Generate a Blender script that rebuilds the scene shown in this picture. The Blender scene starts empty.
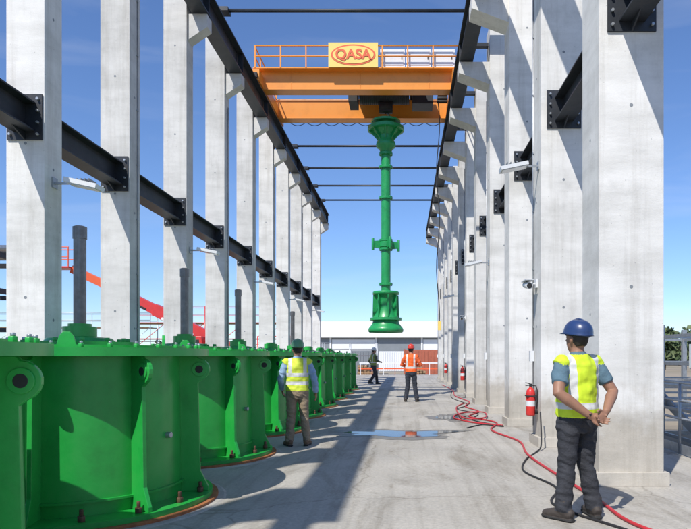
import bpy, bmesh, math, random
from mathutils import Vector, Matrix, noise
from mathutils.bvhtree import BVHTree
random.seed(7)
R=math.radians
scene=bpy.context.scene

# ---------------------------------------------------------------- materials
def mat(name,c,rough=.6,metal=0,var=.12,scale=3,bump=0.0,bscale=40,coat=0,dirt=0,dirtc=(.12,.09,.06),dscale=2.0,stretch=None):
    m=bpy.data.materials.new(name); m.use_nodes=True
    nt=m.node_tree; N=nt.nodes; L=nt.links
    b=N['Principled BSDF']
    b.inputs['Roughness'].default_value=rough; b.inputs['Metallic'].default_value=metal
    b.inputs['Coat Weight'].default_value=coat; b.inputs['Coat Roughness'].default_value=.15
    g=N.new('ShaderNodeNewGeometry')
    src=g.outputs['Position']
    if stretch:
        mp=N.new('ShaderNodeMapping'); mp.inputs['Scale'].default_value=stretch
        L.new(src,mp.inputs['Vector']); src=mp.outputs['Vector']
    n=N.new('ShaderNodeTexNoise'); n.inputs['Scale'].default_value=scale; n.inputs['Detail'].default_value=6; n.inputs['Roughness'].default_value=.65
    L.new(src,n.inputs['Vector'])
    r=N.new('ShaderNodeValToRGB')
    r.color_ramp.elements[0].position=.3; r.color_ramp.elements[1].position=.7
    r.color_ramp.elements[0].color=tuple(x*(1-var) for x in c)+(1,)
    r.color_ramp.elements[1].color=tuple(min(1,x*(1+var)) for x in c)+(1,)
    L.new(n.outputs['Fac'],r.inputs['Fac']); col=r.outputs['Color']
    if dirt>0:
        n2=N.new('ShaderNodeTexNoise'); n2.inputs['Scale'].default_value=dscale; n2.inputs['Detail'].default_value=9; n2.inputs['Roughness'].default_value=.75
        L.new(src,n2.inputs['Vector'])
        r2=N.new('ShaderNodeValToRGB'); r2.color_ramp.elements[0].position=.5; r2.color_ramp.elements[1].position=.78
        r2.color_ramp.elements[0].color=(0,0,0,1); r2.color_ramp.elements[1].color=(dirt,dirt,dirt,1)
        L.new(n2.outputs['Fac'],r2.inputs['Fac'])
        mx=N.new('ShaderNodeMixRGB'); mx.inputs['Color2'].default_value=tuple(dirtc)+(1,)
        L.new(r2.outputs['Color'],mx.inputs['Fac']); L.new(col,mx.inputs['Color1']); col=mx.outputs['Color']
    L.new(col,b.inputs['Base Color'])
    if bump>0:
        n3=N.new('ShaderNodeTexNoise'); n3.inputs['Scale'].default_value=bscale; n3.inputs['Detail'].default_value=5
        L.new(g.outputs['Position'],n3.inputs['Vector'])
        bp=N.new('ShaderNodeBump'); bp.inputs['Strength'].default_value=bump; bp.inputs['Distance'].default_value=.02
        L.new(n3.outputs['Fac'],bp.inputs['Height']); L.new(bp.outputs['Normal'],b.inputs['Normal'])
    return m

M={}
M['green']=mat('green_paint',(.016,.36,.055),.38,0,.2,3,.06,25,.2,.45,(.07,.20,.07),3)
M['dkgreen']=mat('pump_green_paint',(.012,.30,.085),.38,0,.2,4,.05,30,.25,.35,(.06,.16,.07),4)
M['steel']=mat('dark_painted_steel',(.028,.033,.042),.5,.2,.25,3,.05,30,0,.35,(.10,.08,.065),4)
M['galv']=mat('galvanised_steel',(.42,.44,.46),.42,.7,.15,12)
M['rod']=mat('dull_steel_shaft',(.20,.19,.185),.4,.8,.25,9,.05,60,0,.5,(.14,.08,.05),8)
M['orange']=mat('crane_orange',(.82,.29,.03),.42,0,.1,3,.03,30,.2,.4,(.42,.2,.06),3)
M['yellow']=mat('sign_yellow',(.85,.62,.16),.45,0,.04,3)
M['red']=mat('red_paint',(.6,.03,.025),.35,0,.12,4,0,30,.3)
M['redorange']=mat('sign_red',(.75,.12,.04),.45,0,.05,4)
M['black']=mat('black_rubber',(.02,.02,.022),.65,0,.2,8)
M['silver']=mat('silver_cabinet',(.70,.72,.74),.45,.1,.08,2,0,10,0,.2,(.3,.28,.25),2)
M['white']=mat('white_membrane',(.78,.79,.80),.6,0,.05,.3,0,10)
M['grey']=mat('grey_cladding',(.22,.24,.26),.6,0,.1,.6)
M['rust']=mat('rusty_flange',(.36,.13,.045),.75,0,.35,9,.3,50,0,.6,(.12,.05,.025),6)
M['bolt']=mat('rusty_bolt',(.13,.07,.045),.6,.4,.3,20)
M['brick']=mat('terracotta_container',(.42,.12,.07),.7,0,.2,2,0,10,0,.4,(.2,.09,.06),2)
M['wood']=mat('timber',(.35,.22,.12),.8,0,.3,5)
M['glass']=mat('lamp_glass',(.55,.57,.6),.15,.1,.05,5)
M['hosered']=mat('red_hose',(.5,.03,.04),.5,0,.15,6)
M['grout']=mat('grout',(.42,.40,.36),.85,0,.2,5,.3,40,0,.5,(.22,.17,.12),4)

def concrete_col():
    m=mat('precast_concrete',(.72,.71,.685),.85,0,.08,1.3,.12,60,0,.6,(.42,.41,.385),1.1,(1,1,.6))
    nt=m.node_tree; N=nt.nodes; L=nt.links; b=N['Principled BSDF']
    src=b.inputs['Base Color'].links[0].from_socket
    oi=N.new('ShaderNodeObjectInfo')
    mr=N.new('ShaderNodeMapRange'); mr.inputs['To Min'].default_value=.88; mr.inputs['To Max'].default_value=1.05
    L.new(oi.outputs['Random'],mr.inputs['Value'])
    g=N.new('ShaderNodeNewGeometry')
    v=N.new('ShaderNodeTexVoronoi'); v.inputs['Scale'].default_value=9
    L.new(g.outputs['Position'],v.inputs['Vector'])
    rr=N.new('ShaderNodeValToRGB'); rr.color_ramp.elements[0].position=.03; rr.color_ramp.elements[1].position=.07
    rr.color_ramp.elements[0].color=(.6,.6,.6,1); rr.color_ramp.elements[1].color=(1,1,1,1)
    L.new(v.outputs['Distance'],rr.inputs['Fac'])
    mp=N.new('ShaderNodeMapping'); mp.inputs['Scale'].default_value=(5,5,.25); L.new(g.outputs['Position'],mp.inputs['Vector'])
    n=N.new('ShaderNodeTexNoise'); n.inputs['Scale'].default_value=1; n.inputs['Detail'].default_value=7; n.inputs['Roughness'].default_value=.7; L.new(mp.outputs['Vector'],n.inputs['Vector'])
    r3=N.new('ShaderNodeValToRGB'); r3.color_ramp.elements[0].position=.3; r3.color_ramp.elements[1].position=.5
    r3.color_ramp.elements[0].color=(.82,.81,.79,1); r3.color_ramp.elements[1].color=(1,1,1,1)
    L.new(n.outputs['Fac'],r3.inputs['Fac'])
    mp2=N.new('ShaderNodeMapping'); mp2.inputs['Scale'].default_value=(.5,.5,2.2); L.new(g.outputs['Position'],mp2.inputs['Vector'])
    n4=N.new('ShaderNodeTexNoise'); n4.inputs['Scale'].default_value=1; n4.inputs['Detail'].default_value=8; n4.inputs['Roughness'].default_value=.7; L.new(mp2.outputs['Vector'],n4.inputs['Vector'])
    r4=N.new('ShaderNodeValToRGB'); r4.color_ramp.elements[0].position=.35; r4.color_ramp.elements[1].position=.6
    r4.color_ramp.elements[0].color=(.82,.82,.81,1); r4.color_ramp.elements[1].color=(1.04,1.04,1.04,1)
    L.new(n4.outputs['Fac'],r4.inputs['Fac'])
    # splash dirt near the foot
    sp=N.new('ShaderNodeSeparateXYZ'); L.new(g.outputs['Position'],sp.inputs[0])
    n5=N.new('ShaderNodeTexNoise'); n5.inputs['Scale'].default_value=4; n5.inputs['Detail'].default_value=6; L.new(g.outputs['Position'],n5.inputs['Vector'])
    ma=N.new('ShaderNodeMath'); ma.operation='MULTIPLY_ADD'; ma.inputs[1].default_value=-1.2; L.new(n5.outputs['Fac'],ma.inputs[0]); L.new(sp.outputs['Z'],ma.inputs[2])
    r5=N.new('ShaderNodeValToRGB'); r5.color_ramp.elements[0].position=0; r5.color_ramp.elements[1].position=.5
    r5.color_ramp.elements[0].color=(.70,.66,.60,1); r5.color_ramp.elements[1].color=(1,1,1,1)
    L.new(ma.outputs[0],r5.inputs['Fac'])
    def mul(a,bk,f=1):
        x=N.new('ShaderNodeMixRGB'); x.blend_type='MULTIPLY'; x.inputs['Fac'].default_value=f
        L.new(a,x.inputs['Color1']); L.new(bk,x.inputs['Color2']); return x.outputs['Color']
    c=mul(src,mr.outputs['Result']); c=mul(c,rr.outputs['Color']); c=mul(c,r3.outputs['Color']); c=mul(c,r4.outputs['Color']); c=mul(c,r5.outputs['Color'])
    L.new(c,b.inputs['Base Color'])
    return m
M['conc']=concrete_col()

def floor_mat():
    m=bpy.data.materials.new('floor_concrete'); m.use_nodes=True
    nt=m.node_tree; N=nt.nodes; L=nt.links; b=N['Principled BSDF']
    g=N.new('ShaderNodeNewGeometry'); P=g.outputs['Position']
    def noi(scale,detail=6,st=None,rough=.6,dist=0):
        s=P
        if st:
            mp=N.new('ShaderNodeMapping'); mp.inputs['Scale'].default_value=st; L.new(P,mp.inputs['Vector']); s=mp.outputs['Vector']
        n=N.new('ShaderNodeTexNoise'); n.inputs['Scale'].default_value=scale; n.inputs['Detail'].default_value=detail
        n.inputs['Roughness'].default_value=rough; n.inputs['Distortion'].default_value=dist
        L.new(s,n.inputs['Vector']); return n.outputs['Fac']
    def ramp(f,p0,p1,c0,c1):
        r=N.new('ShaderNodeValToRGB'); e=r.color_ramp.elements; e[0].position=p0; e[1].position=p1
        e[0].color=(*c0,1); e[1].color=(*c1,1); L.new(f,r.inputs['Fac']); return r.outputs['Color']
    def mix(f,a,bk,bt='MIX',fv=None):
        x=N.new('ShaderNodeMixRGB'); x.blend_type=bt
        if f is not None: L.new(f,x.inputs['Fac'])
        else: x.inputs['Fac'].default_value=fv
        L.new(a,x.inputs['Color1']); L.new(bk,x.inputs['Color2']); return x.outputs['Color']
    base=ramp(noi(.55,9,None,.7,.4),.3,.7,(.36,.34,.305),(.49,.465,.42))
    sp=ramp(noi(28,5),.35,.65,(.84,.84,.83),(1.06,1.05,1.03))
    c=mix(None,base,sp,'MULTIPLY',1)
    st=ramp(noi(1.0,8,(1.4,.35,1),.7,.8),.5,.70,(1,1,1),(.60,.57,.52)); c=mix(None,c,st,'MULTIPLY',1)
    st2=ramp(noi(3.2,9,None,.75,1.2),.58,.70,(1,1,1),(.55,.51,.45)); c=mix(None,c,st2,'MULTIPLY',.8)
    trk=ramp(noi(1.0,3,(7,.12,1),.5),.5,.68,(1,1,1),(.8,.79,.77)); c=mix(None,c,trk,'MULTIPLY',.8)
    dn=N.new('ShaderNodeTexNoise'); dn.inputs['Scale'].default_value=1.5; dn.inputs['Detail'].default_value=6; L.new(P,dn.inputs['Vector'])
    ad=N.new('ShaderNodeVectorMath'); ad.operation='MULTIPLY_ADD'; ad.inputs[1].default_value=(.6,.6,0)
    L.new(dn.outputs['Color'],ad.inputs[0]); L.new(P,ad.inputs[2])
    v=N.new('ShaderNodeTexVoronoi'); v.feature='DISTANCE_TO_EDGE'; v.inputs['Scale'].default_value=.25; L.new(ad.outputs[0],v.inputs['Vector'])
    cr=ramp(v.outputs['Distance'],.001,.004,(.5,.48,.45),(1,1,1)); c=mix(None,c,cr,'MULTIPLY',.6)
    sx=N.new('ShaderNodeSeparateXYZ'); L.new(P,sx.inputs[0])
    def joint(sock,period,off):
        a=N.new('ShaderNodeMath'); a.operation='ADD'; a.inputs[1].default_value=off; L.new(sock,a.inputs[0])
        q=N.new('ShaderNodeMath'); q.operation='PINGPONG'; q.inputs[1].default_value=period; L.new(a.outputs[0],q.inputs[0])
        return ramp(q.outputs[0],.006,.012,(.4,.38,.35),(1,1,1))
    c=mix(None,c,joint(sx.outputs['Y'],3.03,1.4),'MULTIPLY',.85)
    c=mix(None,c,joint(sx.outputs['X'],4.3,2.75),'MULTIPLY',.85)
    L.new(c,b.inputs['Base Color'])
    rg=ramp(noi(.9,7,None,.7,.5),.35,.65,(.6,.6,.6),(.9,.9,.9)); L.new(rg,b.inputs['Roughness'])
    bp=N.new('ShaderNodeBump'); bp.inputs['Strength'].default_value=.25; bp.inputs['Distance'].default_value=.01
    L.new(noi(22,8),bp.inputs['Height']); L.new(bp.outputs['Normal'],b.inputs['Normal'])
    return m
M['floor']=floor_mat()
M['ground']=mat('sandy_ground',(.30,.25,.18),.95,0,.2,.15,0,10,0,.7,(.10,.11,.05),.03)
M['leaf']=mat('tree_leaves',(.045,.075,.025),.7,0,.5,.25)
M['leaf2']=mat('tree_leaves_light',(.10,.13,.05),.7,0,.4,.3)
M['bark']=mat('bark',(.10,.075,.05),.9)
w=bpy.data.materials.new('puddle_water'); w.use_nodes=True; b=w.node_tree.nodes['Principled BSDF']
b.inputs['Base Color'].default_value=(.055,.055,.05,1); b.inputs['Roughness'].default_value=.04; b.inputs['IOR'].default_value=1.33
M['water']=w
M['damp']=mat('damp_concrete',(.19,.175,.15),.45,0,.25,4,.2,30)

# ---------------------------------------------------------------- builder
class B:
    def __init__(s,name):
        s.name=name; s.bm=bmesh.new(); s.mats=[]
    def mi(s,k):
        if k not in s.mats: s.mats.append(k)
        return s.mats.index(k)
    def box(s,c,d,m,rot=None):
        x,y,z=[v/2 for v in d]; mi=s.mi(m)
        vs=[]
        for p in [(-x,-y,-z),(x,-y,-z),(x,y,-z),(-x,y,-z),(-x,-y,z),(x,-y,z),(x,y,z),(-x,y,z)]:
            q=Vector(p)
            if rot is not None: q=rot@q
            vs.append(s.bm.verts.new(q+Vector(c)))
        for f in [(0,3,2,1),(4,5,6,7),(0,1,5,4),(1,2,6,5),(2,3,7,6),(3,0,4,7)]:
            fc=s.bm.faces.new([vs[i] for i in f]); fc.material_index=mi
    def beam(s,a,b,wd,ht,m):
        a=Vector(a);b=Vector(b);d=b-a
        q=d.to_track_quat('Y','Z').to_matrix()
        s.box((a+b)/2,(wd,d.length,ht),m,q)
    def tube(s,pts,rad,m,n=12,cap=True,ref=None,smooth=True):
        pts=[Vector(p) for p in pts]; mi=s.mi(m)
        if not isinstance(rad,(list,tuple)): rad=[rad]*len(pts)
        rings=[]; side=None
        for i,p in enumerate(pts):
            if i==0: t=pts[1]-pts[0]
            elif i==len(pts)-1: t=pts[-1]-pts[-2]
            else: t=(pts[i+1]-p).normalized()+(p-pts[i-1]).normalized()
            if t.length<1e-9: t=Vector((0,0,1))
            t.normalize()
            if side is None:
                rf=Vector(ref) if ref is not None else (Vector((1,0,0)) if abs(t.x)<.9 else Vector((0,1,0)))
                side=(rf-t*rf.dot(t)).normalized()
            else:
                side=(side-t*side.dot(t)).normalized()
            o=t.cross(side)
            r=rad[i]; rx,ry=(r if isinstance(r,(list,tuple)) else (r,r))
            rings.append([s.bm.verts.new(p+side*math.cos(a)*rx+o*math.sin(a)*ry) for a in [2*math.pi*k/n for k in range(n)]])
        for i in range(len(rings)-1):
            for k in range(n):
                f=s.bm.faces.new([rings[i][k],rings[i][(k+1)%n],rings[i+1][(k+1)%n],rings[i+1][k]]); f.material_index=mi; f.smooth=smooth
        if cap:
            f=s.bm.faces.new(rings[0][::-1]); f.material_index=mi
            f=s.bm.faces.new(rings[-1]); f.material_index=mi
    def cyl(s,a,b,r,m,n=16,r2=None): s.tube([a,b],[r,r if r2 is None else r2],m,n)
    def lathe(s,c,prof,m,n=48,sharp=True):
        mi=s.mi(m); c=Vector(c)
        def ring(r,z): return [s.bm.verts.new(c+Vector((math.cos(2*math.pi*k/n)*r,math.sin(2*math.pi*k/n)*r,z))) for k in range(n)]
        prev=None
        for i in range(len(prof)-1):
            a=ring(*prof[i]) if (sharp or prev is None) else prev
            b_=ring(*prof[i+1])
            for k in range(n):
                try:
                    f=s.bm.faces.new([a[k],a[(k+1)%n],b_[(k+1)%n],b_[k]]); f.material_index=mi; f.smooth=True
                except Exception: pass
            prev=b_
    def prism(s,poly,ax,off,th,m):
        mi=s.mi(m); ax=Vector(ax)
        a=[s.bm.verts.new(Vector(p)+ax*off) for p in poly]; b_=[s.bm.verts.new(Vector(p)+ax*(off+th)) for p in poly]
        n=len(poly)
        f=s.bm.faces.new(a[::-1]); f.material_index=mi
        f=s.bm.faces.new(b_); f.material_index=mi
        for k in range(n):
            f=s.bm.faces.new([a[k],a[(k+1)%n],b_[(k+1)%n],b_[k]]); f.material_index=mi
    def fin(s,parent=None,bevel=0,loc=None,recalc=True):
        if recalc: bmesh.ops.recalc_face_normals(s.bm,faces=s.bm.faces)
        me=bpy.data.meshes.new(s.name); s.bm.to_mesh(me); s.bm.free()
        for k in s.mats: me.materials.append(M[k])
        o=bpy.data.objects.new(s.name,me); scene.collection.objects.link(o)
        if bevel:
            md=o.modifiers.new('bev','BEVEL'); md.width=bevel; md.segments=2; md.limit_method='ANGLE'; md.angle_limit=R(50)
        if loc: o.location=loc
        if parent: o.parent=parent
        return o
def empty(name,loc=(0,0,0)):
    e=bpy.data.objects.new(name,None); e.location=loc; scene.collection.objects.link(e); e.empty_display_size=.3
    return e
def inst(o,name,loc,rotz=0,parent=None):
    c=bpy.data.objects.new(name,o.data); c.location=loc; c.rotation_euler=(0,0,rotz); scene.collection.objects.link(c)
    for md in o.modifiers:
        m2=c.modifiers.new(md.name,md.type)
        if md.type=='BEVEL': m2.width=md.width; m2.segments=md.segments; m2.limit_method='ANGLE'; m2.angle_limit=md.angle_limit
    if parent: c.parent=parent
    return c

S=3.03
# ---------------------------------------------------------------- ground, floor
b=B('ground'); b.mi('ground')
vs=[b.bm.verts.new(p) for p in [(-2500,-500,-.45),(2500,-500,-.45),(2500,4000,-.45),(-2500,4000,-.45)]]
b.bm.faces.new(vs); b.fin()
b=B('concrete_floor'); b.box((-1.3,21,-.25),(11.4,58,.5),'floor'); b.fin()

def blob(name,cx,cy,rx,ry,z,m,seed,n=72,amp=.35):
    b=B(name); mi=b.mi(m); pts=[]
    for k in range(n):
        a=2*math.pi*k/n
        q=1+amp*noise.noise(Vector((math.cos(a)*1.6+seed,math.sin(a)*1.6,seed)))+amp*.5*noise.noise(Vector((math.cos(a)*5+seed,math.sin(a)*5,seed)))
        pts.append(b.bm.verts.new((cx+math.cos(a)*rx*q,cy+math.sin(a)*ry*q,z)))
    f=b.bm.faces.new(pts); f.normal_update()
    if f.normal.z<0: f.normal_flip()
    return b.fin(recalc=False)
blob('damp_patch',-.1,12.0,1.30,.72,.004,'damp',3.1,96,.7)
blob('puddle',-.05,12.0,1.05,.42,.008,'water',3.1,96,.75)
blob('damp_patch',1.2,15.2,.55,.9,.004,'damp',8.3,96,.6)
blob('puddle',1.2,15.1,.35,.5,.008,'water',8.3,96,.6)

# ---------------------------------------------------------------- columns
DIM={1:(.75,.66),-1:(.52,.43)}
def make_column(side):
    b=B('concrete_column'); s=side; w_,t_=DIM[s]
    b.box((s*w_/2,-t_/2,5.1),(w_,t_,10.2),'conc')
    b.box((s*w_/2,-t_/2,.08),(w_+.10,t_+.10,.16),'conc')
    out=.80 if s>0 else .45
    poly=[(0.002,0,8.65),(-s*out,0,8.95),(-s*out,0,9.24),(0.002,0,9.24)]
    b.prism(poly,(0,1,0),-t_+.06,t_-.12,'conc')
    # cast-in sockets on the aisle face and front face
    for z in (2.0,4.1,6.2,8.2):
        b.cyl((s*.004,-t_/2,z),(-s*.002,-t_/2,z),.022,'grey',12)
        b.cyl((s*w_/2,-t_+.004,z+.3),(s*w_/2,-t_-.002,z+.3),.022,'grey',12)
    return b
colR=make_column(1).fin(bevel=.018); colL=make_column(-1).fin(bevel=.018)
XR,XL=2.25,-4.9
YR=[7.82+S*k for k in range(-3,12)]
YL=[-.3,2.75,5.8,8.88,11.5,14.4,17.35,20.5,23.6,26.7,30.0,33.2,36.6]
colR.location=(XR,YR[0],0); colL.location=(XL,YL[0],0)
for y in YR[1:]: inst(colR,'concrete_column',(XR,y,0))
for y in YL[1:]: inst(colL,'concrete_column',(XL,y,0))

def ibeam(b,a,bp,w,h,tf=.025,tw=.02,m='steel'):
    a=Vector(a);c=Vector(bp)
    up=Vector((0,0,1))
    b.beam(a+up*(h/2-tf/2),c+up*(h/2-tf/2),w,tf,m); b.beam(a-up*(h/2-tf/2),c-up*(h/2-tf/2),w,tf,m)
    b.beam(a,c,tw,h-2*tf,m)
GL,GR=-4.62,1.64
for nm,x,ys,sg in (('l',GL,YL,-1),('r',GR,YR,1)):
    b=B('crane_runway_girder'); tt=DIM[sg][1]/2
    y0,y1=ys[0]-1.2,ys[-1]+.3
    ibeam(b,(x,y0,9.57),(x,y1,9.57),.36,.62,.035,.02)
    b.beam((x,y0,9.915),(x,y1,9.915),.07,.07,'rod')
    for y in ys:
        for dx in (-.11,.11):
            b.box((x+dx*.9,y-tt,9.57),(.14,.014,.545),'steel')
        xx=XL if nm=='l' else XR
        if nm=='r': b.box(((x+xx)/2+.08,y-tt,9.80),(abs(xx-x)-.06,.16,.09),'steel')
        b.box((x,y-tt,9.249),(.30,.30,.014),'galv')
    b.fin()
for sgn,X,ys,zc in ((-1,XL-.26,YL,4.75),(1,XR+.375,YR,5.55)):
    w_,t_=DIM[sgn]; pw=.48 if sgn<0 else .56
    for i in range(len(ys)-1):
        y0=ys[i]; y1=ys[i+1]-t_
        b=B('steel_tie_beam')
        ibeam(b,(X,y0+.02,zc),(X,y1-.02,zc),.30,.40,.022,.016)
        for y in (y0+.012,y1-.012):
            b.box((X,y,zc),(pw,.024,.62),'steel')
            for dx in (-pw/2+.05,pw/2-.05):
                for dz in (-.24,-.08,.08,.24):
                    b.cyl((X+dx,y,zc+dz),(X+dx,y+(.05 if y==y0+.012 else -.05),zc+dz),.018,'galv',6)
        for yy,dr in ((y0+.024,1),(y1-.024,-1)):
            b.prism([(X,yy,zc-.2),(X,yy+dr*.28,zc-.2),(X,yy,zc-.31)],(1,0,0),-.01,.02,'steel')
        b.fin()
for y in (15.8,26.0,29.0,32.0,35.0):
    b=B('cross_tie_beam')
    b.cyl((-4.54,y,10.3),(2.04,y,10.3),.045,'steel',10)
    b.box((-4.85,y,10.28),(.8,.3,.10),'steel'); b.box((2.2,y,10.28),(.8,.3,.10),'steel'); b.fin()

# ---------------------------------------------------------------- drums
def make_drum():
    e=B('body')
    e.lathe((0,0,0),[(1.36,.0),(1.36,.035),(.8,.035)],'rust',64)
    e.lathe((0,0,0),[(.95,.036),(1.30,.036),(1.30,.085),(.98,.085)],'green',64)
    e.lathe((0,0,0),[(1.0,.085),(.985,1.50)],'green',64)
    e.lathe((0,0,0),[(.98,1.50),(1.26,1.50),(1.26,1.575),(1.06,1.575),(1.06,1.60),(.55,1.60),(.55,1.64),(.34,1.64),(.30,1.68),(.16,1.70),(.16,1.80),(.11,1.80),(.11,1.83),(.0,1.83)],'green',64)
    for k in range(8):
        a=R(-90-36+45*k); u=Vector((math.cos(a),math.sin(a),0)); t=Vector((-math.sin(a),math.cos(a),0))
        pts=[(.975,.085),(1.27,.085),(1.27,.13),(1.19,.30),(1.165,1.22)]
        cz,cr,rr=1.36,1.17,.115
        for j in range(9):
            an=R(-70+ j*(160/8)); pts.append((cr+math.cos(an)*rr,cz+math.sin(an)*rr))
        pts+= [(1.15,1.50),(.975,1.50)]
        e.prism([u*r+Vector((0,0,z)) for r,z in pts],t,-.02,.04,'green')
        c=u*(cr+.01)+Vector((0,0,cz))
        e.cyl(c-t*.034,c+t*.034,.075,'green',20)
        e.cyl(c-t*.0355,c+t*.0355,.042,'black',16)
        a2=a+R(24); u2=Vector((math.cos(a2),math.sin(a2),0))
        if k%2==0: e.cyl(u2*.97+Vector((0,0,.72)),u2*1.04+Vector((0,0,.72)),.03,'galv',10)
    e.lathe((0,0,0),[(.99,.20),(1.03,.20),(1.03,.22),(.99,.22)],'green',64)
    for k in range(32):
        a=2*math.pi*(k+.5)/32
        if k%2==0:
            p=Vector((math.cos(a)*1.2,math.sin(a)*1.2,0))
            e.cyl(p+Vector((0,0,.085)),p+Vector((0,0,.135)),.034,'bolt',6); e.cyl(p+Vector((0,0,.135)),p+Vector((0,0,.19)),.018,'bolt',8)
        q=Vector((math.cos(a)*1.16,math.sin(a)*1.16,0))
        e.cyl(q+Vector((0,0,1.575)),q+Vector((0,0,1.61)),.026,'green',6); e.cyl(q+Vector((0,0,1.61)),q+Vector((0,0,1.63)),.014,'galv',8)
    for k in range(12):
        a=2*math.pi*k/12; q=Vector((math.cos(a)*.45,math.sin(a)*.45,0))
        e.cyl(q+Vector((0,0,1.64)),q+Vector((0,0,1.68)),.025,'green',6)
    for k in range(4):
        a=R(20+90*k); q=Vector((math.cos(a)*.8,math.sin(a)*.8,1.6)); t=Vector((-math.sin(a),math.cos(a),0))
        e.prism([q-t*.08,q+t*.08,q+t*.06+Vector((0,0,.08)),q+t*.03+Vector((0,0,.12)),q-t*.03+Vector((0,0,.12)),q-t*.06+Vector((0,0,.08))],Vector((math.cos(a),math.sin(a),0)),-.015,.03,'green')
    return e.fin(bevel=.004)
drum=None
for k in range(-1,8):
    y=6.35+S*k
    em=empty('pump_base_drum',(-3.32,y,0))
    if drum is None: drum=make_drum(); drum.parent=em
    else: d=inst(drum,'body',(0,0,0),0,em)
    if k in (0,1,2,4):
        b=B('shaft'); 
        b.lathe((0,0,0),[(.060,1.82),(.060,2.70),(.068,2.70),(.068,2.82),(.045,2.83),(0,2.83)],'rod',24)
        b.fin(em)
    b=B('grout_pad'); b.lathe((0,0,0),[(1.45,.0),(1.42,.010),(.5,.010)],'grout',48); b.fin(em)

# ---------------------------------------------------------------- crane
cr=empty('overhead_crane',(0,0,0))
x0,x1=-4.82,1.84; yf,yr=20.0,22.4
b=B('main_girders')
for y in (yf,yr):
    b.box(((x0+x1)/2,y,10.33),(x1-x0,.36,.62),'orange')
    b.box(((x0+x1)/2,y,10.01),(x1-x0-.1,.44,.02),'orange'); b.box(((x0+x1)/2,y,10.65),(x1-x0-.1,.44,.02),'orange')
    b.box(((x0+x1)/2,y+(.12 if y==yf else -.12),10.685),(x1-x0-.5,.05,.05),'rod')
for x in (-3.6,-1.4,.8): b.box((x,yf-.185,10.33),(.02,.012,.58),'orange')
b.fin(cr,bevel=.01)
b=B('end_carriages')
for x in (GL,GR):
    b.box((x,(yf+yr)/2,10.24),(.26,yr-yf+1.5,.36),'orange')
    for y in (yf-.5,yr+.5):
        b.cyl((x-.05,y,10.12),(x+.05,y,10.12),.17,'steel',20)
        b.box((x,y+(-.3 if y<21 else .3),10.2),(.16,.1,.16),'black')
    b.cyl((x+.13,yf+.3,10.25),(x+.42,yf+.3,10.25),.11,'silver',16)
b.fin(cr,bevel=.008)
b=B('walkway_and_handrail'); yw=yf-.42
b.box(((x0+x1)/2,yf-.31,10.60),(x1-x0-.1,.24,.035),'orange')
n=9
for i in range(n):
    x=x0+.12+(x1-x0-.24)*i/(n-1)
    b.box((x,yw,10.95),(.04,.04,.70),'orange')
for z in (11.30,10.97): b.cyl((x0+.1,yw,z),(x1-.1,yw,z),.022,'orange',8)
for x in (x0+.1,x1-.1):
    for z in (11.30,10.97): b.cyl((x,yw,z),(x,yr+.5,z),.022,'orange',8)
    for y in (yf+.4,yr-.6,yr+.5): b.box((x,y,10.95),(.04,.04,.7),'orange')
for z in (11.30,10.97): b.cyl((x0+.1,yr+.5,z),(x1-.1,yr+.5,z),.022,'orange',8)
b.fin(cr)
b=B('electrical_cabinets')
for xa,xb in ((-.76,.03),(.06,.86),(.89,1.62)):
    b.box(((xa+xb)/2,yf-.14,10.97),(xb-xa,.30,.58),'silver'); b.box(((xa+xb)/2,yf-.295,10.97),(xb-xa-.1,.01,.48),'silver')
    b.box((xb-.1,yf-.305,10.97),(.03,.02,.1),'black')
b.fin(cr,bevel=.008)
sx_,sz_=-1.60,10.98
b=B('name_board'); b.box((sx_,yw-.05,sz_),(1.56,.03,.78),'yellow')
def oval(rx,rz,y,m,n=48,th=.008):
    b.prism([(sx_+math.cos(2*math.pi*k/n)*rx,y,sz_+math.sin(2*math.pi*k/n)*rz) for k in range(n)],(0,-1,0),0,th,m)
oval(.70,.33,yw-.066,'redorange'); oval(.645,.28,yw-.075,'yellow')
b.fin(cr)
tc=bpy.data.curves.new('lettering','FONT'); tc.body='QASA'; tc.size=.43; tc.extrude=.006; tc.align_x='CENTER'; tc.align_y='CENTER'; tc.offset=.012
to=bpy.data.objects.new('lettering',tc); scene.collection.objects.link(to); to.rotation_euler=(R(90),0,0); to.location=(sx_,yw-.094,sz_)
to.data.materials.append(M['redorange']); to.parent=cr
b=B('hoist_trolley')
tx=-.62; ym=(yf+yr)/2
b.box((tx,ym,10.86),(2.2,1.9,.12),'orange')
for dx in (-.9,.9):
    b.box((tx+dx,ym,10.77),(.14,2.3,.07),'steel')
    for y in (yf+.12,yr-.12): b.cyl((tx+dx-.05,y,10.80),(tx+dx+.05,y,10.80),.09,'steel',16)
b.cyl((tx-.9,ym,10.42),(tx+.8,ym,10.42),.30,'steel',28)
for k in range(24): b.cyl((tx-.8+k*.065,ym,10.42),(tx-.77+k*.065,ym,10.42),.315,'black',24)
b.box((tx+1.25,ym,10.30),(.7,.7,.6),'steel'); b.box((tx-1.1,ym,10.36),(.3,.8,.6),'black')
b.box((tx+1.2,ym+.2,11.12),(.5,.5,.4),'silver')
for i in range(5): b.cyl((tx+1.75+i*.01,ym,10.2+.11*i),(tx+2.1,ym,10.2+.11*i),.055,'black',12)
for dx in (-.22,-.12,.12,.22): b.cyl((tx+dx,ym,10.4),(tx+dx*.6,ym,10.02),.014,'rod',6)
b.fin(cr,bevel=.006)
b=B('hook_block'); b.box((tx,ym,9.98),(.42,.3,.3),'steel'); b.cyl((tx-.23,ym,10.0),(tx+.23,ym,10.0),.2,'black',20)
hk=[(tx+math.sin(R(a))*.13,ym,9.66-math.cos(R(a))*.13) for a in range(-60,230,20)]
b.tube([(tx,ym,9.85),(tx,ym,9.78)]+hk[::-1][2:],.035,'rod',8)
b.fin(cr)
b=B('pendant_cable')
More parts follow.
